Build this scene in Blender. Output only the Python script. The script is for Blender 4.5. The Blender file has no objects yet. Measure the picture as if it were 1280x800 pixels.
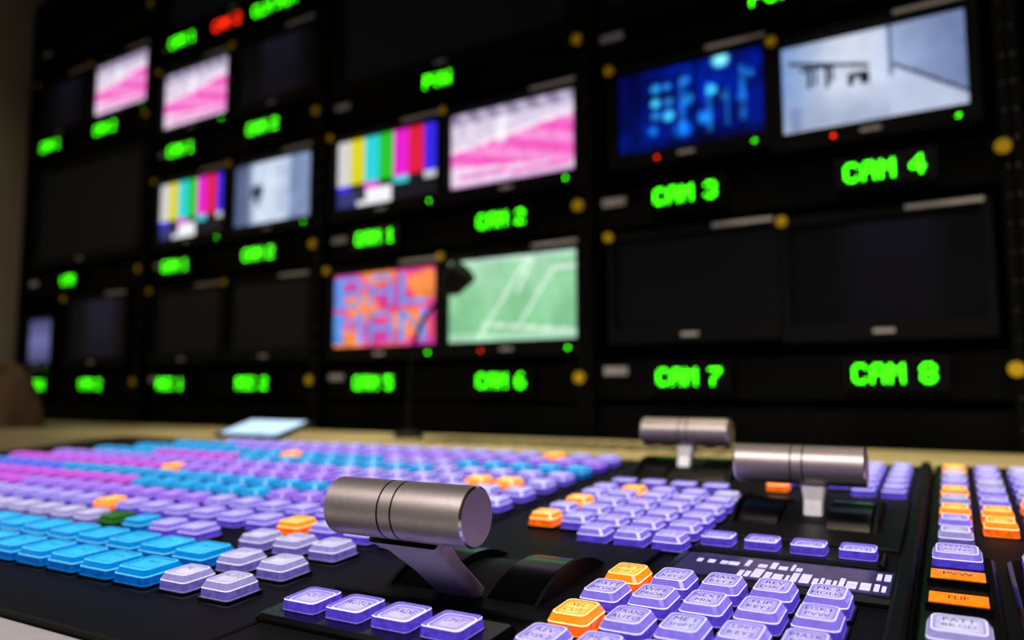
import bpy, math, random
from mathutils import Vector, Matrix, noise as MN
random.seed(7)
C=bpy.context; SC=C.scene
try:
    SC.view_settings.view_transform='Standard'
    SC.view_settings.look='None'
except Exception: pass

def lin(c):
    o=[]
    for v in c[:3]:
        v=max(0,v)/255.0
        o.append(v/12.92 if v<=0.04045 else ((v+0.055)/1.055)**2.4)
    return tuple(o)
# ---------------------------------------------------------------- materials
def mat(name,col,rough=.5,metal=0,emit=None,es=0,noise=0,nscale=40,bump=0,bscale=200,spec=.5,coat=0):
    m=bpy.data.materials.new(name); m.use_nodes=True
    nt=m.node_tree; b=nt.nodes['Principled BSDF']
    c=lin(col)+(1,)
    b.inputs['Base Color'].default_value=c
    b.inputs['Roughness'].default_value=rough
    b.inputs['Metallic'].default_value=metal
    b.inputs['Specular IOR Level'].default_value=spec
    b.inputs['Coat Weight'].default_value=coat
    tc=nt.nodes.new('ShaderNodeTexCoord')
    if noise:
        n=nt.nodes.new('ShaderNodeTexNoise'); n.inputs['Scale'].default_value=nscale; n.inputs['Detail'].default_value=4
        nt.links.new(tc.outputs['Object'],n.inputs['Vector'])
        r=nt.nodes.new('ShaderNodeValToRGB')
        r.color_ramp.elements[0].position=.3; r.color_ramp.elements[1].position=.7
        r.color_ramp.elements[0].color=tuple(x*(1-noise) for x in c[:3])+(1,)
        r.color_ramp.elements[1].color=tuple(min(1,x*(1+noise)) for x in c[:3])+(1,)
        nt.links.new(n.outputs['Fac'],r.inputs['Fac']); nt.links.new(r.outputs['Color'],b.inputs['Base Color'])
    if emit:
        e=lin(emit)+(1,)
        b.inputs['Emission Color'].default_value=e
        b.inputs['Emission Strength'].default_value=es
        if noise:
            r2=nt.nodes.new('ShaderNodeValToRGB')
            r2.color_ramp.elements[0].position=.35; r2.color_ramp.elements[1].position=.65
            r2.color_ramp.elements[0].color=tuple(x*(1-noise) for x in e[:3])+(1,)
            r2.color_ramp.elements[1].color=tuple(x*(1+noise*.5) for x in e[:3])+(1,)
            nt.links.new(n.outputs['Fac'],r2.inputs['Fac']); nt.links.new(r2.outputs['Color'],b.inputs['Emission Color'])
    if bump:
        n2=nt.nodes.new('ShaderNodeTexNoise'); n2.inputs['Scale'].default_value=bscale
        nt.links.new(tc.outputs['Object'],n2.inputs['Vector'])
        bp=nt.nodes.new('ShaderNodeBump'); bp.inputs['Strength'].default_value=bump; bp.inputs['Distance'].default_value=.001
        nt.links.new(n2.outputs['Fac'],bp.inputs['Height']); nt.links.new(bp.outputs['Normal'],b.inputs['Normal'])
    return m
def screen_mat():
    m=bpy.data.materials.new('lcd_screen'); m.use_nodes=True
    nt=m.node_tree; b=nt.nodes['Principled BSDF']
    b.inputs['Base Color'].default_value=(.002,.002,.002,1); b.inputs['Roughness'].default_value=.35
    b.inputs['Specular IOR Level'].default_value=.2
    a=nt.nodes.new('ShaderNodeVertexColor'); a.layer_name='img'
    nt.links.new(a.outputs['Color'],b.inputs['Emission Color']); b.inputs['Emission Strength'].default_value=1.1
    return m
M={}
M['blackplastic']=mat('black_plastic',(9,9,10),.5,noise=.25,nscale=60,bump=.15,bscale=900,spec=.2)
M['panel']=mat('console_panel_black',(8,7,10),.55,noise=.2,nscale=30,bump=.25,bscale=1800,spec=.22)
M['gloss']=mat('console_gloss_black',(5,5,6),.22,noise=.2,nscale=30,spec=.32)
M['rackblack']=mat('rack_black_paint',(6,5,5),.65,noise=.3,nscale=12,spec=.12)
M['bezel']=mat('monitor_bezel',(9,9,10),.55,noise=.2,nscale=30,spec=.18)
M['silver']=mat('screw_steel',(230,215,190),.3,1)
M['tape']=mat('label_tape',(225,225,225),.6,noise=.1,nscale=80)
M['yellow']=mat('yellow_sticker',(255,210,10),.6,noise=.1,nscale=80)
M['screen']=screen_mat()
M['green']=mat('green_led',(5,30,5),.4,emit=(60,255,10),es=5.6)
M['red']=mat('red_led',(30,5,5),.4,emit=(255,40,15),es=4)
M['ledhouse']=mat('led_display_window',(6,9,6),.25)
M['alu']=mat('brushed_aluminium',(184,172,169),.45,.92,noise=.05,nscale=300,bump=.08,bscale=2500)
M['arm']=mat('lever_satin_metal',(212,207,211),.35,.3,noise=.05,nscale=300)
M['groove']=mat('groove_dark_metal',(70,65,65),.4,1)
M['aluedge']=mat('polished_edge',(240,236,236),.22,1)
def keyset(n,top,rim,skirt,s=1.0):
    mid=[(a*.65+b*.35) for a,b in zip(top,skirt)]
    return (mat('key_%s_skirt'%n,[x*.12 for x in skirt],.15,emit=skirt,es=.85*s,noise=.3,nscale=260),
            mat('key_%s_glass'%n,[x*.15 for x in mid],.12,emit=mid,es=1.05*s,noise=.12,nscale=260),
            mat('key_%s_rim'%n,[x*.3 for x in rim],.15,emit=rim,es=1.3*s),
            mat('key_%s_top'%n,[x*.2 for x in top],.2,emit=top,es=1.1*s,noise=.08,nscale=160,coat=.3),
            mat('key_%s_face'%n,[x*.2 for x in top],.2,emit=[x*.7+y*.3 for x,y in zip(top,rim)],es=1.25*s,noise=.08,nscale=140,coat=.3),
            mat('key_%s_core'%n,[x*.2 for x in top],.2,emit=[x*.5+y*.5 for x,y in zip(top,rim)],es=1.4*s,noise=.1,nscale=140,coat=.3))
KC={'lav':keyset('lavender',(160,142,236),(232,222,255),(84,62,205)),
    'vi':keyset('violet',(160,108,240),(224,190,255),(84,40,200)),
    'pale':keyset('pale',(178,168,218),(236,230,250),(100,88,172)),
    'cy':keyset('cyan',(0,152,232),(110,222,255),(0,84,175)),
    'or':keyset('orange',(255,150,35),(255,228,155),(240,95,5),1.35),
    'pk':keyset('pink',(212,75,225),(240,150,250),(120,30,175)),
    'bl':keyset('blue',(65,105,245),(140,185,255),(30,35,200)),
    'gr':keyset('green',(45,130,45),(100,180,80),(15,80,15),.5)}
M['legend']=mat('key_legend_ink',(22,15,50),.6)
M['lcdon']=mat('lcd_segment_lit',(60,60,80),.3,emit=(220,208,255),es=1.2,noise=.15,nscale=200)
M['lcdbg']=mat('lcd_background',(20,18,30),.2,emit=(64,50,112),es=.6)
M['orangelcd']=mat('orange_display',(80,30,0),.25,emit=(255,125,15),es=1.5,noise=.25,nscale=300)

# ---------------------------------------------------------------- mesh builder
class MB:
    def __init__(s): s.v=[];s.f=[];s.m=[];s.mats=[];s.col={}
    def mi(s,m):
        if m not in s.mats: s.mats.append(m)
        return s.mats.index(m)
    def add(s,vs,fs,m,T=None):
        o=len(s.v)
        for p in vs:
            p=Vector(p); s.v.append(tuple(T@p if T else p))
        i=s.mi(m)
        for f in fs: s.f.append([k+o for k in f]); s.m.append(i)
    def box(s,x0,x1,y0,y1,z0,z1,m,T=None,b=0):
        if b<=0:
            vs=[(x,y,z) for z in (z0,z1) for y in (y0,y1) for x in (x0,x1)]
            s.add(vs,[(0,2,3,1),(4,5,7,6),(0,1,5,4),(2,6,7,3),(0,4,6,2),(1,3,7,5)],m,T)
        else:
            s.stack([(x0+b,x1-b,y0+b,y1-b,z0),(x0,x1,y0,y1,z0+b),(x0,x1,y0,y1,z1-b),(x0+b,x1-b,y0+b,y1-b,z1)],b,2,[m]*3,m,m,T)
    def stack(s,ls,r,seg,sm,top,bot,T=None):
        rings=[]
        for (x0,x1,y0,y1,z) in ls:
            rr=min(r,(x1-x0)/2.01,(y1-y0)/2.01); ring=[]
            for cx,cy,a0 in ((x1-rr,y1-rr,0),(x0+rr,y1-rr,90),(x0+rr,y0+rr,180),(x1-rr,y0+rr,270)):
                for k in range(seg+1):
                    a=math.radians(a0+90*k/seg); ring.append((cx+rr*math.cos(a),cy+rr*math.sin(a),z))
            rings.append(ring)
        n=len(rings[0])
        for i in range(len(rings)-1):
            s.add(rings[i]+rings[i+1],[(k,(k+1)%n,n+(k+1)%n,n+k) for k in range(n)],sm[i],T)
        s.add(rings[-1],[tuple(range(n))],top,T)
        if bot: s.add(rings[0],[tuple(reversed(range(n)))],bot,T)
    def revolve(s,prof,axis_T,m,seg=48,mats=None):
        vs=[];
        for a,r in prof:
            for k in range(seg):
                t=2*math.pi*k/seg; vs.append((a,r*math.cos(t),r*math.sin(t)))
        for i in range(len(prof)-1):
            mm=mats[i] if mats else m
            s.add(vs[i*seg:(i+2)*seg],[(k,seg+k,seg+(k+1)%seg,(k+1)%seg) for k in range(seg)],mm,axis_T)
        s.add(vs[:seg],[tuple(range(seg))],mats[0] if mats else m,axis_T)
        s.add(vs[-seg:],[tuple(reversed(range(seg)))],mats[-1] if mats else m,axis_T)
    def obj(s,name,T=None,parent=None,bevel=0,smooth=False):
        me=bpy.data.meshes.new(name); me.from_pydata(s.v,[],s.f)
        for m in s.mats: me.materials.append(m)
        me.polygons.foreach_set('material_index',s.m)
        if s.col:
            ca=me.color_attributes.new('img','FLOAT_COLOR','CORNER')
            for pi,c in s.col.items():
                for li in me.polygons[pi].loop_indices: ca.data[li].color=(c[0],c[1],c[2],1)
        if smooth:
            me.polygons.foreach_set('use_smooth',[True]*len(me.polygons))
            try: me.set_sharp_from_angle(angle=math.radians(35))
            except Exception: pass
        me.update()
        o=bpy.data.objects.new(name,me); SC.collection.objects.link(o)
        if T is not None: o.matrix_world=T
        if parent: o.parent=parent
        if bevel:
            bm=o.modifiers.new('bevel','BEVEL'); bm.width=bevel; bm.segments=2; bm.limit_method='ANGLE'
        return o

# ---------------------------------------------------------------- camera
F=950.0
yaw=math.atan(F/1640.0); pitch=math.atan(90/F)
CAMZ=1.0
cd=bpy.data.cameras.new('camera'); co=bpy.data.objects.new('camera',cd); SC.collection.objects.link(co)
co.location=(0,0,CAMZ); co.rotation_euler=(math.pi/2+pitch,0,yaw)
cd.sensor_width=36; cd.lens=36*F/1280; cd.clip_start=.01
cd.dof.use_dof=True; cd.dof.focus_distance=.405; cd.dof.aperture_fstop=4.0
SC.camera=co

# ---------------------------------------------------------------- frames
tilt=math.radians(4); H=.1395
Tcon=Matrix.Translation((0,H*math.sin(tilt),CAMZ-H*math.cos(tilt)))@Matrix.Rotation(tilt,4,'X')
wa=-math.radians(2.09)
wn=Vector((math.sin(-wa),math.cos(wa),0))
TW=Matrix.Translation((0,0,CAMZ))@Matrix.Translation(wn*1.4)@Matrix.Rotation(wa,4,'Z')

# ---------------------------------------------------------------- dot matrix font
G={'A':"01110 10001 10001 11111 10001 10001 10001",'B':"11110 10001 10001 11110 10001 10001 11110",'C':"01110 10001 10000 10000 10000 10001 01110",
'D':"11110 10001 10001 10001 10001 10001 11110",'E':"11111 10000 10000 11110 10000 10000 11111",'G':"01110 10001 10000 10111 10001 10001 01110",
'I':"01110 00100 00100 00100 00100 00100 01110",'L':"10000 10000 10000 10000 10000 10000 11111",'M':"10001 11011 10101 10101 10001 10001 10001",
'N':"10001 11001 10101 10011 10001 10001 10001",'P':"11110 10001 10001 11110 10000 10000 10000",'R':"11110 10001 10001 11110 10100 10010 10001",
'S':"01111 10000 10000 01110 00001 00001 11110",'T':"11111 00100 00100 00100 00100 00100 00100",'V':"10001 10001 10001 10001 10001 01010 00100",
'W':"10001 10001 10001 10101 10101 11011 10001",'X':"10001 10001 01010 00100 01010 10001 10001",'U':"10001 10001 10001 10001 10001 10001 01110",
'O':"01110 10001 10001 10001 10001 10001 01110",'1':"00100 01100 00100 00100 00100 00100 01110",'2':"01110 10001 00001 00110 01000 10000 11111",
'3':"01110 10001 00001 00110 00001 10001 01110",'4':"00010 00110 01010 10010 11111 00010 00010",'5':"11111 10000 11110 00001 00001 10001 01110",
'6':"00110 01000 10000 11110 10001 10001 01110",'7':"11111 00001 00010 00100 01000 01000 01000",'8':"01110 10001 10001 01110 10001 10001 01110",' ':"000 000 000 000 000 000 000"}
def tally(text,t,z,m='green',cell=.0045):
    b=MB(); w=0
    for ch in text: w+=len(G[ch].split()[0])+1
    w=(w-1)*cell; hw=w/2+.016; hh=3.5*cell+.012
    b.box(-hw,hw,-.012,.02,-hh,hh,M['blackplastic'])
    b.box(-hw+.005,hw-.005,-.0135,-.012,-hh+.005,hh-.005,M['ledhouse'])
    x=-w/2
    for ch in text:
        rows=G[ch].split()
        for r,row in enumerate(rows):
            for c,k in enumerate(row):
                if k=='1':
                    x0=x+c*cell; z0=3.5*cell-(r+1)*cell; e=cell*.08
                    b.add([(x0+e,-.014,z0+e),(x0+cell-e,-.014,z0+e),(x0+cell-e,-.014,z0+cell-e),(x0+e,-.014,z0+cell-e)],[(0,1,2,3)],M[m])
        x+=(len(rows[0])+1)*cell
    b.obj('tally_display',TW@Matrix.Translation((t,-.02,z)))

# ---------------------------------------------------------------- screen images (u right, v up)
def mix(a,b,t): return tuple(a[i]*(1-t)+b[i]*t for i in range(3))
def sst(a,b,x):
    t=max(0,min(1,(x-a)/(b-a))); return t*t*(3-2*t)
def grain(c,u,v,s,amt,seed=0):
    n=MN.noise(Vector((u*s,v*s*.6,seed)))+.5*MN.noise(Vector((u*s*2.7,v*s*1.9,seed+5)))
    k=1+amt*n
    return tuple(min(255,x*k) for x in c)
def im_dark(u,v): return (6,6,7)
def im_darkblue(u,v): return mix((6,6,8),(26,24,40),sst(.75,.3,abs(u-.55)*2.2)*(.3+.5*v)) 
def im_bars(u,v):
    B=[(205,205,205),(215,205,30),(40,205,215),(40,190,40),(225,30,200),(215,30,60),(50,40,225)]
    if v>.34: return B[min(6,int(u*7))]
    if v>.25: return [(60,40,220),(20,20,25),(220,30,200),(20,20,25),(60,200,215),(20,20,25),(200,200,200)][min(6,int(u*7))]
    if u<.22: return (50,55,110)
    if .30<u<.56: return (240,240,245)
    if u<.30: return (230,230,235) if v<.1 else (40,40,60)
    return (22,22,28)
def im_stand0(u,v):
    c=mix((238,208,228),(205,198,222),v)
    if v>.84: return mix((190,180,205),(120,105,140),.4+.4*math.sin(u*40+v*20))
    ed=.50+.24*u
    if v<ed:
        c=mix((236,82,185),(240,150,212),.5+.5*math.sin((u*1.0+v*2.2)*11))
    if abs(v-ed)<.03: c=(245,225,240)
    if v<.30-.16*u: c=(238,212,236)
    if .08<u<.95 and abs(v-(.17-.06*u))<.03: c=(225,120,195)
    if v<.05: c=(205,150,205)
    if .38<u<.47 and v>.5: c=mix(c,(255,255,255),.6)
    return c
def im_stand(u,v): return grain(im_stand0(u+.01*math.sin(v*30),v),u,v,14,.08,2)
def im_ice0(u,v):
    c=mix((112,145,205),(210,216,230),sst(1.0,.1,abs(u-.42)*1.9)*.9)
    c=mix(c,(160,172,202),sst(.5,0,v))
    if u>.60:
        c=mix((150,166,200),(105,122,164),(u-.6)/.4)
        if v<.55-(u-.6)*1.1+.06: c=(178,188,214)
        if abs(v-(.60-(u-.6)*1.15))<.022: c=(50,60,80)
    if abs(u-.61)<.012 and v>.45: c=(100,115,145)
    if .05<u<.50 and abs(v-(.80-(u-.05)*.42))<.022: c=(35,40,60)
    if .12<u<.36 and abs(v-(.70-(u-.12)*.10))<.018: c=(40,45,65)
    for (a,t0,t1,w) in ((.17,.48,.74,.014),(.21,.50,.72,.010),(.27,.46,.70,.014),(.30,.52,.66,.012)):
        if abs(u-a)<w and t0<v<t1: c=(25,30,45)
    if .38<u<.50 and .42<v<.56 and not(.42<u<.45 and v<.50): c=(22,26,40)
    if .05<u<.12 and v<.3: c=mix(c,(90,110,160),.4)
    if v<.05: c=mix(c,(235,240,250),.5)
    return c
def im_ice(u,v): return grain(im_ice0(u,v),u,v,4,.10,8)
def im_ice2(u,v):
    c=mix((90,118,170),(200,212,232),sst(.6,.05,abs(u-.45)))
    if u<.25: c=mix(c,(60,70,100),.7*sst(.3,.15,u))
    if u>.72: c=(120,138,175)
    if .24<u<.38 and .45<v<.62: c=(40,50,75)
    if .28<u<.34 and .3<v<.5: c=(60,70,95)
    return grain(c,u,v,6,.14,3)
def im_blue(u,v):
    c=mix((4,8,80),(0,30,150),.5+.5*math.sin(u*6+1)*math.cos(v*4))
    for k,(a,bb,r,cc) in enumerate([(.28,.75,.05,(40,170,255)),(.36,.75,.04,(40,150,250)),(.28,.58,.05,(60,190,255)),(.37,.57,.05,(50,160,250)),(.28,.42,.05,(40,150,250)),
        (.37,.40,.06,(60,190,255)),(.48,.78,.05,(40,140,240)),(.50,.55,.06,(30,140,240)),(.60,.30,.07,(20,110,220)),(.66,.6,.05,(70,200,255)),(.74,.5,.04,(40,140,240)),(.85,.45,.05,(20,90,210)),(.46,.2,.1,(10,80,200)),(.72,.93,.08,(120,235,255)),(.9,.7,.05,(30,100,200)),(.26,.25,.05,(20,110,220))]):
        d=math.hypot((u-a)*1.6,v-bb)
        c=mix(c,cc,sst(r*1.5,r*.6,d))
    for a,w,v0,v1 in ((.47,.018,.15,.8),(.64,.02,.1,.7),(.76,.015,.15,.6),(.86,.02,.2,.8)):
        if abs(u-a)<w and v0<v<v1: c=mix(c,(40,150,245),.55)
    if u<.17 or (v<.12): c=mix(c,(2,4,50),.6)
    if .54<u<.58: c=mix(c,(0,5,50),.7)
    return grain(c,u,v,9,.5,4)
def im_banner(u,v):
    c=(232,75,120)
    s=math.sin(u*9+v*4)*math.sin(v*8+1.3-u*3)
    if s>.15: c=(248,140,75)
    if s<-.3: c=(200,60,150)
    for word,v0 in (("BAL",.53),("MAN",.06)):
        if v0<v<v0+.40:
            uu=(u-.06)/.88*3; k=int(uu)
            if 0<=k<3:
                f=uu-k
                if f<.82:
                    cx=int(f/.82*5); ry=6-int((v-v0)/.40*7)
                    if G[word[k]].split()[max(0,min(6,ry))][min(4,cx)]=='1': c=(90,145,228)
    return grain(c,u,v,9,.14,6)
def im_pitch(u,v):
    c=mix((125,195,140),(168,218,180),v)
    if int(u*5+v*1.2)%2: c=mix(c,(108,184,126),.22)
    if v>.93: c=(190,225,205)
    for (u0,v0,u1,v1) in ((.25,.05,.62,.92),(.62,.92,.66,.92),(.66,.92,.55,.55),(.55,.15,.82,.80),(.30,.22,1.0,.10),(.82,.80,.98,.80)):
        dx,dy=u1-u0,v1-v0; L=dx*dx+dy*dy; t=max(0,min(1,((u-u0)*dx+(v-v0)*dy)/L))
        if math.hypot((u-u0-t*dx)*1.7,v-v0-t*dy)<.016: c=(222,242,228)
    if v<.12: c=mix(c,(215,240,225),.5)
    return grain(c,u,v,5,.09,9)
def im_pale(u,v): return mix((110,110,165),(70,70,110),abs(v-.5)*2)
def monitor(x0,x1,z0,z1,img,es=1.0,nx=56,ny=32,bz=(.014,.016,.03),leds=True,sticker=True,tape=True,name='video_monitor'):
    w=x1-x0;h=z1-z0; b=MB(); m=M['bezel']
    s,tp,bt=bz
    X0,X1,Z0,Z1=-w/2-s,w/2+s,-h/2-bt,h/2+tp
    fy=-.016
    b.box(X0,X1,fy,.004,h/2,Z1,m); b.box(X0,X1,fy,.004,Z0,-h/2,m)
    b.box(X0,-w/2,fy,.004,-h/2,h/2,m); b.box(w/2,X1,fy,.004,-h/2,h/2,m)
    b.box(X0+.003,X1-.003,.004,.07,Z0+.003,Z1-.003,M['blackplastic'])
    l=.004
    for q in ((-w/2,w/2,h/2-l,h/2),(-w/2,w/2,-h/2,-h/2+l),(-w/2,-w/2+l,-h/2+l,h/2-l),(w/2-l,w/2,-h/2+l,h/2-l)):
        b.box(q[0],q[1],-.006,.003,q[2],q[3],M['blackplastic'])
    i=b.mi(M['screen']); o=len(b.v)
    for jy in range(ny+1):
        for jx in range(nx+1): b.v.append((-w/2+w*jx/nx,-.001,-h/2+h*jy/ny))
    for jy in range(ny):
        for jx in range(nx):
            a=o+jy*(nx+1)+jx
            b.f.append([a,a+1,a+nx+2,a+nx+1]); b.m.append(i)
            c=lin(img((jx+.5)/nx,(jy+.5)/ny)); b.col[len(b.f)-1]=tuple(k*es for k in c)
    zc=-h/2-bt*.5
    b.box(-.016,.016,fy-.0015,fy,zc-.003,zc+.003,M['tape'])
    for k in range(6): b.box(.05+k*.014,.058+k*.014,fy-.0015,fy,zc-.0025,zc+.0025,M['blackplastic'])
    if leds:
        zz=zc-.002
        b.revolve([(-.003,.0038),(.0,.0038)],Matrix.Translation((w/2-.02,fy,zz))@Matrix.Rotation(-math.pi/2,4,'Z'),M['green'],12)
        if leds==2: b.revolve([(-.003,.003),(.0,.003)],Matrix.Translation((-.0+w*.2*-1,fy,zz))@Matrix.Rotation(-math.pi/2,4,'Z'),M['red'],12)
    if sticker:
        b.revolve([(-.002,.0095),(.002,.0095)],Matrix.Translation((X0+.004,fy-.003,Z1-.006))@Matrix.Rotation(-math.pi/2,4,'Z'),M['yellow'],20)
    if tape:
        b.box(X1-.12,X1-.01,fy-.002,fy,Z1-.009,Z1-.002,M['tape'])
    return b.obj(name,TW@Matrix.Translation(((x0+x1)/2,0,(z0+z1)/2)))

R1=(.112,.302); R2=(.466,.650); R3=(.822,1.006)
monitor(-.624,-.326,R2[0]+.01,R2[1]-.004,im_blue,1.0,leds=2)
monitor(-.300,-.004,R2[0]-.006,R2[1]-.022,im_ice,1.0,nx=120,ny=68,leds=2)
monitor(-.630,-.322,.124,.300,im_dark,leds=False)
monitor(-.292,.000,.116,.292,im_darkblue,.5,leds=False)
monitor(-.645,-.020,.80,1.13,im_dark,nx=8,ny=6,bz=(.02,.03,.04),leds=False,sticker=False)
monitor(-1.420,-1.082,R2[0],R2[1],im_bars)
monitor(-1.052,-.718,R2[0],R2[1],im_stand)
monitor(-1.422,-1.082,.108,.300,im_banner)
monitor(-1.055,-.715,.108,.302,im_pitch,leds=2,nx=90,ny=50)
monitor(-1.405,-.740,.80,1.16,im_dark,nx=8,ny=6,bz=(.025,.03,.035),leds=False,sticker=False)
monitor(-2.190,-1.865,R3[0],R3[1],im_stand)
monitor(-1.830,-1.505,R3[0],R3[1],im_darkblue,.9,leds=False)
monitor(-2.190,-1.865,R2[0],R2[1],im_bars)
monitor(-1.830,-1.505,R2[0],R2[1],im_ice2)
monitor(-2.190,-1.865,.112,.302,im_dark,leds=False)
monitor(-1.830,-1.505,.112,.302,im_dark,leds=False)
monitor(-2.170,-1.525,1.15,1.36,im_dark,nx=8,ny=6,leds=False,sticker=False)
monitor(-2.955,-2.640,.946,1.130,im_darkblue,.6,leds=False)
monitor(-2.595,-2.275,.946,1.130,im_stand)
monitor(-2.945,-2.285,.470,.800,im_dark,nx=8,ny=6,leds=False,sticker=False,tape=False)
monitor(-2.955,-2.780,.10,.262,im_pale,.9,leds=True,sticker=False,tape=False,nx=20,ny=12)
monitor(-2.690,-2.335,.112,.310,im_darkblue,1.5,leds=False)
monitor(.090,.395,.455,.628,im_dark,leds=False,sticker=False); monitor(.430,.735,.455,.628,im_dark,leds=False,sticker=False)
monitor(.090,.395,.116,.292,im_dark,leds=False,sticker=False); monitor(.430,.735,.116,.292,im_dark,leds=False,sticker=False)

for tx,t,z,mm in [("CAM 3",-.474,.375,'green'),("CAM 4",-.133,.368,'green'),("CAM 7",-.474,.028,'green'),("CAM 8",-.133,.030,'green'),("PGM",-.303,.722,'green'),
    ("PVW",-1.068,.731,'green'),("CAM 1",-1.255,.376,'green'),("CAM 2",-.889,.376,'green'),("CAM 5",-1.253,.022,'green'),("CAM 6",-.889,.024,'green'),
    ("CAM 1",-2.062,1.083,'green'),("CAM 2",-1.85,1.082,'red'),("CLN MIX",-1.645,1.080,'green'),("CAM 1",-2.048,.734,'green'),("CAM 2",-1.679,.735,'green'),
    ("CAM 1",-2.052,.377,'green'),("CAM 2",-1.680,.377,'green'),("REC 1",-2.052,.024,'green'),("REC 2",-1.690,.024,'green'),
    ("CAM 1",-2.818,.881,'green'),("CAM 2",-2.470,.880,'green'),("VTR",-2.650,.379,'green'),("AUX",-2.807,.025,'green'),("VTR 2",-2.480,.025,'green')]:
    tally(tx,t,z,mm,.0045)

posts=[-3.0,-2.235,-1.462,-.690,.045,.800]
for i in range(len(posts)-1):
    b=MB(); a,c=posts[i],posts[i+1]
    g=.0015
    for sgn,p in ((1,a),(-1,c)):
        x0,x1=(p+g,p+.012) if sgn>0 else (p-.012,p-g)
        b.box(x0,x1,-.022,.55,-1.0,1.42,M['rackblack'])
        b.box(x0 if sgn>0 else x0-.004,x1+.004 if sgn>0 else x1,-.026,-.0215,-1.0,1.42,M['rackblack'])
        z=-.9
        while z<1.4:
            b.revolve([(-.003,.0028),(0,.0028)],Matrix.Translation(((x0+x1)/2,-.026,z))@Matrix.Rotation(-math.pi/2,4,'Z'),M['silver'],8)
            z+=.0445
    if i==0: zs=[.025,.379,.881,1.25]
    elif i==2: zs=[.023,.376,.731,1.27]
    elif i==1: zs=[.024,.377,.734,1.082]
    else: zs=[.028,.372,.722,1.25]
    for z in zs:
        b.box(a+.013,c-.013,.0005,.01,z-.04,z+.034,M['rackblack'])
        b.revolve([(-.002,.0115),(.002,.0115)],Matrix.Translation((c-.012 ,-.030,z+.006))@Matrix.Rotation(-math.pi/2,4,'Z'),M['yellow'],20)
        b.box(a+.030,a+.080,-.0015,.0005,z+.006,z+.022,M['tape'])
    b.box(a+.013,c-.013,.0,.012,-1.0,-.03,M['rackblack'])
    b.box(a+.013,c-.013,.25,.26,-.03,1.42,M['rackblack'])
    b.box(a+g,c-g,-.022,.55,1.42,1.45,M['rackblack'])
    b.obj('equipment_rack',TW)

# ---------------------------------------------------------------- console
con=bpy.data.objects.new('video_switcher_console',None); SC.collection.objects.link(con); con.matrix_world=Tcon
def child(b,name,**k):
    o=b.obj(name,None,None,**k); o.parent=con; return o
DESK=.842
def zl(y):
    return (DESK+.0015-(CAMZ-H*math.cos(tilt))-y*math.sin(tilt))/math.cos(tilt)
def wedge(x0,x1,y0,y1,top,m):
    a0,a1=zl(y0),zl(y1)
    vs=[(x0,y0,a0),(x1,y0,a0),(x0,y1,a1),(x1,y1,a1),(x0,y0,top),(x1,y0,top),(x0,y1,top),(x1,y1,top)]
    b.add(vs,[(0,2,3,1),(4,5,7,6),(0,1,5,4),(2,6,7,3),(0,4,6,2),(1,3,7,5)],m)
b=MB()
wedge(-1.34,-.3245,.233,.862,-.0015,M['panel'])
wedge(-.3235,-.022,.218,.905,-.001,M['panel'])
wedge(-.021,.30,.218,.905,.0005,M['panel'])
child(b,'body',bevel=.0025)
b=MB()
wedge(-1.34,-.330,.165,.2315,-.003,mat('wrist_rest_grey',(165,160,160),.55,noise=.06,nscale=120))
child(b,'wrist_rest',bevel=.004)
b=MB()
b.box(-.322,-.171,.338,.484,-.002,.0025,M['panel'])
b.box(-.326,-.190,.281,.325,-.002,.0035,M['gloss'],b=.002)
b.box(-.155,-.040,.492,.526,-.002,.004,M['gloss'],b=.002)
b.box(-.158,-.028,.431,.486,-.002,.0035,M['gloss'],b=.002)
b.box(-.152,-.034,.54,.70,-.002,.0025,M['panel'])
b.box(-.300,-.168,.665,.694,-.002,.004,M['gloss'],b=.002)
b.box(-.033,-.024,.222,.90,-.002,.005,M['panel'],b=.002)
b.box(-.021,.016,.335,.535,-.001,.004,M['gloss'],b=.002)
b.box(.022,.062,.335,.535,-.001,.004,M['gloss'],b=.002)
child(b,'module_frames',bevel=.0012)

KEY=MB()
def key(x,y,c,w=.0225,d=.027,h=.0105,z=0):
    sk,gl,rm,tp,fc,cr=KC[c]
    x0,x1,y0,y1=x-w/2,x+w/2,y-d/2,y+d/2
    bk=M['gloss']
    def L(i,zz): return (x0+i,x1-i,y0+i,y1-i,z+zz)
    KEY.stack([L(-.0010,-.001),L(-.0010,.0012),L(.0002,.0012),L(.0003,.0016),L(.0006,.0062),L(.0008,.0067),L(.0025,h-.0003),L(.0028,h),L(.0031,h-.0001),L(.0044,h-.0005),L(.0064,h-.0005)],
              .0028,2,[bk,bk,gl,sk,rm,gl,rm,rm,tp,fc],cr,None)
TXT=[]
def legend(x,y,s,z,size=.0046):
    TXT.append((x,y,s,z,size))
legs=["WIPE","DSK1","KEY1","MIX","CUT","AUTO","DSK2","KEY2","BKGD","PRIOR","TRANS","NEXT","SEL","HOLD","MASK","LIMIT","PATT","FLIP","ME 1","ME 2","PVW","REV","SHIFT","KEY3"]
random.shuffle(legs); li=0
def nleg():
    global li
    li+=1; return legs[li%len(legs)]
xs=[-.1655,-.139,-.1125,-.0862,-.060]
for r,y in enumerate([.4095,.377,.3405,.304,.269]):
    for k,x in enumerate(xs):
        c='lav'
        if k==0 and r in (0,2): c='or'
        key(x,y+.001*k,c,.0225,.0265)
        a=nleg(); legend(x,y+.001*k+.0036,a,.0103,.0054); legend(x,y+.001*k-.0036,nleg(),.0103,.0050)
for k in range(4):
    key(-.3045+.0303*k,.303,'lav',.0240,.024,.0060,.0025)
    legend(-.3045+.0303*k,.305,["CUT","AUTO","FADE","LIMIT"][k],.0083,.0052)
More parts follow.
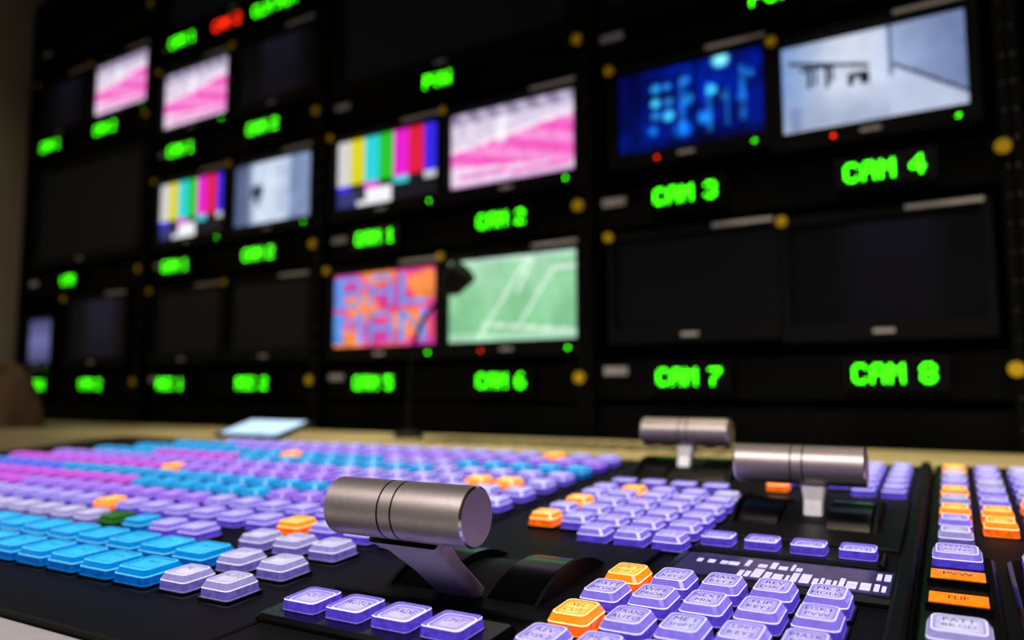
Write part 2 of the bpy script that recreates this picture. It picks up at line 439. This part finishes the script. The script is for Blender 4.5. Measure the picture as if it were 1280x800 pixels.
for k in range(4):
    key(-.140+.0283*k,.5085,'lav',.0215,.019,.0055,.0030); legend(-.140+.0283*k,.509,nleg(),.0084,.0046)
for k in range(4): key(-.279+.0290*k+.004,.680,'lav',.022,.018,.006,.0030)
for r,y in enumerate([.4965,.527,.5575,.588,.6185,.6435]):
    for k in range(5):
        x=-.279+.0275*k
        if r==0 and k<2: continue
        c='lav'
        if (r,k) in ((1,0),(3,0),(5,1)): c='or'
        if (r,k) in ((5,4),): c='pale'
        key(x,y,c,.0225,.0215)
        if r<3: legend(x,y,nleg(),.0103,.0050)
for r in range(5):
    for k in range(5):
        x=-.142+.0235*k; y=.720+.030*r
        if r<1 and k>0 and k<3: continue
        key(x,y,'or' if (r,k) in ((0,0),(3,1)) else 'lav',.0190,.0205)
for y,kind in [(.258,'k'),(.300,'l'),(.345,'k'),(.385,'k2'),(.437,'l'),(.4795,'l'),(.517,'k')]:
    for x in (-.003,.042,.087):
        if kind=='l':
            KEY.box(x-.0145,x+.0145,y-.0095,y+.0095,.003,.0065,M['gloss']); KEY.box(x-.0128,x+.0128,y-.0075,y+.0075,.0065,.0072,M['orangelcd'])
            legend(x,y,nleg(),.0074,.0065)
        else:
            key(x,y,'pale' if kind=='k2' else 'lav',.0265,.027,.010,.002); legend(x,y+.003,nleg(),.0123,.0054); legend(x,y-.004,nleg(),.0123,.0048)
for r,y in enumerate([.575,.612,.650,.688,.726,.764,.802,.842]):
    for k in range(5):
        x=-.0035+.0265*k
        if r==0 and k in (1,): continue
        c='lav'
        if (r,k) in ((1,1),(2,0),(2,1),(4,0),(7,0),(3,2),(6,3),(7,0),(1,3)): c='or'
        if (r+k)%3==0 and c=='lav': c='pale'
        key(x,y,c,.0210,.023)
        if r<4: legend(x,y,nleg(),.0103,.0048)
rowY=[.304,.3445,.389,.432,.473,.515,.557,.599,.641,.683,.725,.766,.806]
def rowcol(r,x):
    if r in (0,1): return 'cy' if x<-.43 else 'pale'
    if r==2: return 'pale' if x<-.62 or x>-.5 else ('gr' if abs(x+.60)<.02 else 'cy' if x<-.55 else 'lav')
    if r==3: return 'lav'
    if r==4: return 'bl' if x<-1.02 else ('pk' if x<-.93 else 'vi' if x<-.6 else 'lav')
    if r==5: return 'pk' if x<-.78 else ('cy' if x<-.56 else 'vi')
    if r==6: return 'bl' if x<-1.0 else ('cy' if x<-.55 else 'lav')
    if r==7: return 'pk' if x<-.80 else ('vi' if x<-.5 else 'lav')
    if r==8: return 'vi' if x<-.6 else 'lav'
    if r==9: return 'pk' if -.98<x<-.80 else 'cy' if x<-.50 else 'lav'
    if r==10: return 'cy' if x<-.62 or x>-.5 else 'lav'
    if r==11: return 'vi' if x>-.9 else 'cy'
    return 'lav'
ornear=[(-.434,.445),(-.694,.42),(-.822,.594),(-.383,.661),(-.41,.802),(-.42,.641),(-.75,.725)]
for r,y in enumerate(rowY):
    xl={0:-1.25,1:-1.25,2:-1.25,3:-1.25,4:-1.25,5:-1.22,6:-1.2,7:-1.2,8:-1.16,9:-1.12,10:-1.08,11:-1.04,12:-1.0}[r]
    step=.0375 if r<2 else .0345
    x=-.3715 if r<3 else -.345
    k=0
    while x>xl:
        skip=(r==2 and -.50<x<-.455)
        if not skip:
            c=rowcol(r,x)
            if any(abs(x-a)<.0172 and abs(y-bb)<.021 for a,bb in ornear): c='or'
            big=r<2 and x<-.43
            key(x,y,c,.0325 if big else .0250,.030 if big else .0248,.0105)
            if x>-.62 and r<4: legend(x,y+.003,nleg() if not big else "SRC%d"%(k+1),.0103,.0050)
        x-=step; k+=1
child(KEY,'backlit_keys')
b=MB()
b.box(-.150,-.034,.438,.479,.0035,.0042,M['lcdbg'])
x=-.149
while x<-.038:
    w=random.choice([.002,.004,.006,.003])
    if x<-.115:
        if random.random()<.55: b.box(x,x+w,.461,.461+random.choice([.006,.012]),.0042,.0045,M['lcdon'])
    else:
        b.box(x,min(x+w*.85,-.036),.442,.442+random.choice([.012,.016,.01]),.0042,.0045,M['lcdon'])
        if random.random()<.6: b.box(x,x+w*.8,.462,.462+random.choice([.006,.012]),.0042,.0045,M['lcdon'])
    x+=w+.0008
child(b,'status_display')
cache={}
def tmesh(s):
    if s in cache: return cache[s]
    cu=bpy.data.curves.new('t','FONT'); cu.body=s; cu.size=1; cu.align_x='CENTER'; cu.align_y='CENTER'; cu.resolution_u=2
    o=bpy.data.objects.new('t',cu); SC.collection.objects.link(o)
    dg=C.evaluated_depsgraph_get(); me=o.evaluated_get(dg).to_mesh()
    r=([tuple(v.co) for v in me.vertices],[tuple(p.vertices) for p in me.polygons])
    bpy.data.objects.remove(o); bpy.data.curves.remove(cu); cache[s]=r; return r
b=MB()
for (x,y,s,z,size) in TXT:
    vs,fs=tmesh(s)
    k=min(1.05,.0150/(size*.68*len(s)))
    b.add([(x+p[0]*size*k,y+p[1]*size*1.25,z) for p in vs],fs,M['legend'])
child(b,'key_legends')

def drum(cx,cy,name):
    b=MB(); R=.085; hgt=.013
    zc=hgt-R
    def strip(x0,x1,m,dr=0):
        n=28; vs=[]
        amax=math.acos((R-hgt-.002)/R)
        for k in range(n+1):
            a=-amax+2*amax*k/n
            yy=cy+ (R+dr)*math.sin(a); zz=zc+(R+dr)*math.cos(a)
            vs+= [(x0,yy,zz),(x1,yy,zz)]
        fs=[(2*k,2*k+1,2*k+3,2*k+2) for k in range(n)]
        o=len(vs)
        vs2=[(p[0],p[1],-.003) for p in vs]
        fs+=[(2*k,2*k+2,o+2*k+2,o+2*k) for k in range(n)]+[(2*k+1,o+2*k+1,o+2*k+3,2*k+3) for k in range(n)]
        b.add(vs+vs2,fs,m)
    strip(cx-.045,cx-.017,M['gloss']); strip(cx-.0165,cx+.0165,M['blackplastic'],-.005); strip(cx+.017,cx+.045,M['gloss'])
    strip(cx+.0475,cx+.0500,M['blackplastic'],.002); strip(cx-.0500,cx-.0475,M['blackplastic'],.002)
    child(b,name,smooth=True)
drum(-.243,.395,'fader_cover_1'); drum(-.100,.618,'fader_cover_2'); drum(-.243,.790,'fader_cover_3')

def tbar(bx,by,hy,hz,L=.092,r=.0148,gf=.42,wa_=.0135,ax=0):
    bz=CAMZ-H/math.cos(tilt)+by*math.tan(tilt)+.004
    hz=CAMZ+hz
    b=MB(); T=Matrix.Translation((bx,hy,hz))
    x0,x1=-L/2,L/2; g=x0+L*gf; e=.0011
    A,E,Gm=M['alu'],M['aluedge'],M['groove']
    prof=[(x0,r-.003),(x0,r-.0012),(x0+.0012,r),(g-e/2,r),(g-e/2,r-.0007),(g+e/2,r-.0007),(g+e/2,r),(g+.0085-e/2,r),(g+.0085-e/2,r-.0007),(g+.0085+e/2,r-.0007),(g+.0085+e/2,r),(x1-.0010,r),(x1,r-.0010),(x1,r-.003)]
    ms=[A,E,A,Gm,Gm,Gm,A,Gm,Gm,Gm,A,E,A]
    b.revolve(prof,T,A,64,ms)
    P0=Vector((bx+ax,hy+.001,hz-r*.75)); P1=Vector((bx+ax,by,bz-.001))
    d=(P1-P0); n=Vector((0,-d.z,d.y)).normalized()
    if n.y>0: n=-n
    secs=[(0,wa_*1.6,.0075),(.18,wa_*1.25,.0055),(.55,wa_*1.02,.0045),(1,wa_,.0045)]
    rings=[]
    for f,wx,th in secs:
        c=P0+d*f; ring=[]
        ch=.0012
        pts=[(-wx,-th+ch),(-wx+ch,-th),(wx-ch,-th),(wx,-th+ch),(wx,th-ch),(wx-ch,th),(-wx+ch,th),(-wx,th-ch)]
        for px,pn in pts: ring.append(c+Vector((px,0,0))+n*(-pn))
        rings.append(ring)
    for i in range(len(rings)-1):
        b.add(rings[i]+rings[i+1],[(k,(k+1)%8,8+(k+1)%8,8+k) for k in range(8)],M['arm'])
    b.add(rings[-1],[tuple(range(8))],M['arm'])
    b.obj('t_bar_lever',smooth=True)
tbar(-.2445,.366,.314,-.0600,L=.0865)
tbar(-.105,.612,.620,-.0552,L=.094,gf=.45,wa_=.0070,ax=.010)
tbar(-.249,.790,.800,-.0425,L=.094,gf=.45,wa_=.007)

# ---------------------------------------------------------------- desk
Mdesk=mat('desk_grey_laminate',(175,172,175),.5,noise=.08,nscale=90)
Mledge=mat('desk_beige_laminate',(182,166,122),.55,noise=.14,nscale=6)
b=MB()
b.box(-2.6,1.3,-.02,1.335,.802,.842,Mdesk)
for x in (-2.5,-.6,1.2):
    b.box(x-.03,x+.03,.05,1.25,.0,.802,M['rackblack'])
b.obj('control_desk',bevel=.004)
b=MB()
LZ=.910
b.box(-2.6,-.868,.935,1.335,.8425,LZ,Mledge)
b.box(-.862,1.3,.935,1.335,.8425,LZ,Mledge)
for k in range(17):
    b.box(-.86+k*.034,-.842+k*.034,1.12,1.25,LZ+.0001,LZ+.0008,M['rackblack'])
b.obj('rear_desk_shelf')
b=MB()
Tt=Matrix.Translation((-1.10,.99,LZ+.022))@Matrix.Rotation(math.radians(16),4,'X')
b.box(-.085,.085,-.045,.045,-.004,.004,M['blackplastic'],Tt,b=.003)
b.box(-.072,.072,-.038,.038,.004,.0046,mat('touch_panel_glow',(90,110,120),.3,emit=(195,225,255),es=1.3,noise=.15,nscale=40),Tt)
b.box(-.03,.03,.0,.04,-.022,-.004,M['blackplastic'],Tt)
b.obj('touch_panel')
Mtan=mat('tan_canvas',(105,78,52),.85,noise=.3,nscale=30,bump=.5,bscale=300)
b=MB()
Tb=Matrix.Translation((-2.11,1.05,LZ))
n=20; mrow=14; vs=[];fs=[]
for j in range(mrow+1):
    f=j/mrow; ph=f*math.pi/2
    rad=math.cos(ph)**.8 if j<mrow else 0.02
    for k in range(n):
        a=2*math.pi*k/n
        w=1+.10*math.sin(3*a+f*3)+.06*math.sin(7*a)
        vs.append((.11*rad*w*math.cos(a)-.01*f,.075*rad*w*math.sin(a),.150*math.sin(ph)*(1+.12*math.sin(2*a+1))))
for j in range(mrow):
    for k in range(n):
        fs.append((j*n+k,j*n+(k+1)%n,(j+1)*n+(k+1)%n,(j+1)*n+k))
b.add(vs,fs,Mtan,Tb); b.add([vs[k] for k in range(n)],[tuple(reversed(range(n)))],Mtan,Tb)
b.obj('canvas_bag',smooth=True)

lamp=bpy.data.objects.new('gooseneck_lamp',None); SC.collection.objects.link(lamp)
pts=[(-.93,1.20,.917),(-.932,1.20,1.0),(-.925,1.20,1.095),(-.895,1.20,1.15),(-.860,1.20,1.175),(-.838,1.20,1.20)]
cu=bpy.data.curves.new('neck','CURVE'); cu.dimensions='3D'; cu.bevel_depth=.0042; cu.bevel_resolution=3
sp=cu.splines.new('NURBS'); sp.points.add(len(pts)-1); sp.use_endpoint_u=True; sp.order_u=4
for i,p in enumerate(pts): sp.points[i].co=(*p,1)
cu.materials.append(M['blackplastic'])
o=bpy.data.objects.new('neck',cu); SC.collection.objects.link(o); o.parent=lamp
b=MB()
b.revolve([(0,.028),(.004,.030),(.010,.026),(.016,.008)],Matrix.Translation((-.93,1.20,LZ))@Matrix.Rotation(-math.pi/2,4,'Y'),M['blackplastic'],32)
o=b.obj('base',smooth=True); o.parent=lamp
b=MB()
Th=Matrix.Translation((-.838,1.20,1.20))@Matrix.Rotation(math.radians(-40),4,'Y')
b.revolve([(-.012,.008),(-.004,.016),(.006,.024),(.046,.028),(.050,.026)],Th,M['blackplastic'],28)
o=b.obj('shade',smooth=True); o.parent=lamp

# ---------------------------------------------------------------- room
Mwall=mat('wall_paint',(175,162,134),.85,noise=.06,nscale=3)
Mdark=mat('dark_wall_paint',(40,38,38),.9,noise=.08,nscale=3)
def slab(name,x0,x1,y0,y1,z0,z1,m,T=None):
    b=MB(); b.box(x0,x1,y0,y1,z0,z1,m); return b.obj(name,T)
slab('floor',-3.9,2.2,-1.6,2.5,-.05,0,mat('carpet_floor',(38,38,42),.95,noise=.2,nscale=200))
slab('ceiling',-3.9,2.2,-1.6,2.5,2.6,2.65,Mdark)
slab('wall_back',-3.9,2.2,2.4,2.5,0,2.6,Mdark)
slab('wall_front',-3.9,2.2,-1.7,-1.6,0,2.6,Mdark)
slab('wall_right',2.2,2.3,-1.6,2.5,0,2.6,Mdark)
slab('wall_left',-3.14,-3.03,-3.05,1.0,-1.0,1.6,Mwall,TW)

# ---------------------------------------------------------------- lights
def area(name,loc,rot,sx,sy,e,col,spread=180):
    l=bpy.data.lights.new(name,'AREA'); l.shape='RECTANGLE'; l.size=sx; l.size_y=sy; l.energy=e; l.color=col; l.spread=math.radians(spread)
    o=bpy.data.objects.new(name,l); SC.collection.objects.link(o); o.location=loc; o.rotation_euler=rot; return o
area('fill_light_console',(-.3,-.75,2.55),(math.radians(25),0,0),2.0,.7,24,(1,.93,.90),80)  # added fill behind the camera for T-bar handle highlights, not a ceiling fixture
area('fill_light_shelf',(-.3,1.12,2.55),(0,0,0),2.6,.12,5.0,(1,.84,.55),40)  # added warm light aimed down at the rear shelf, no fixture there
area('fill_light_side',(-2.4,-.1,2.55),(0,math.radians(25),0),.3,1.2,12,(1,.88,.7),120)  # invented side fill that brightens the left wall
w=bpy.data.worlds.new('world'); SC.world=w; w.use_nodes=True
w.node_tree.nodes['Background'].inputs[0].default_value=(.5,.5,.6,1); w.node_tree.nodes['Background'].inputs[1].default_value=.01
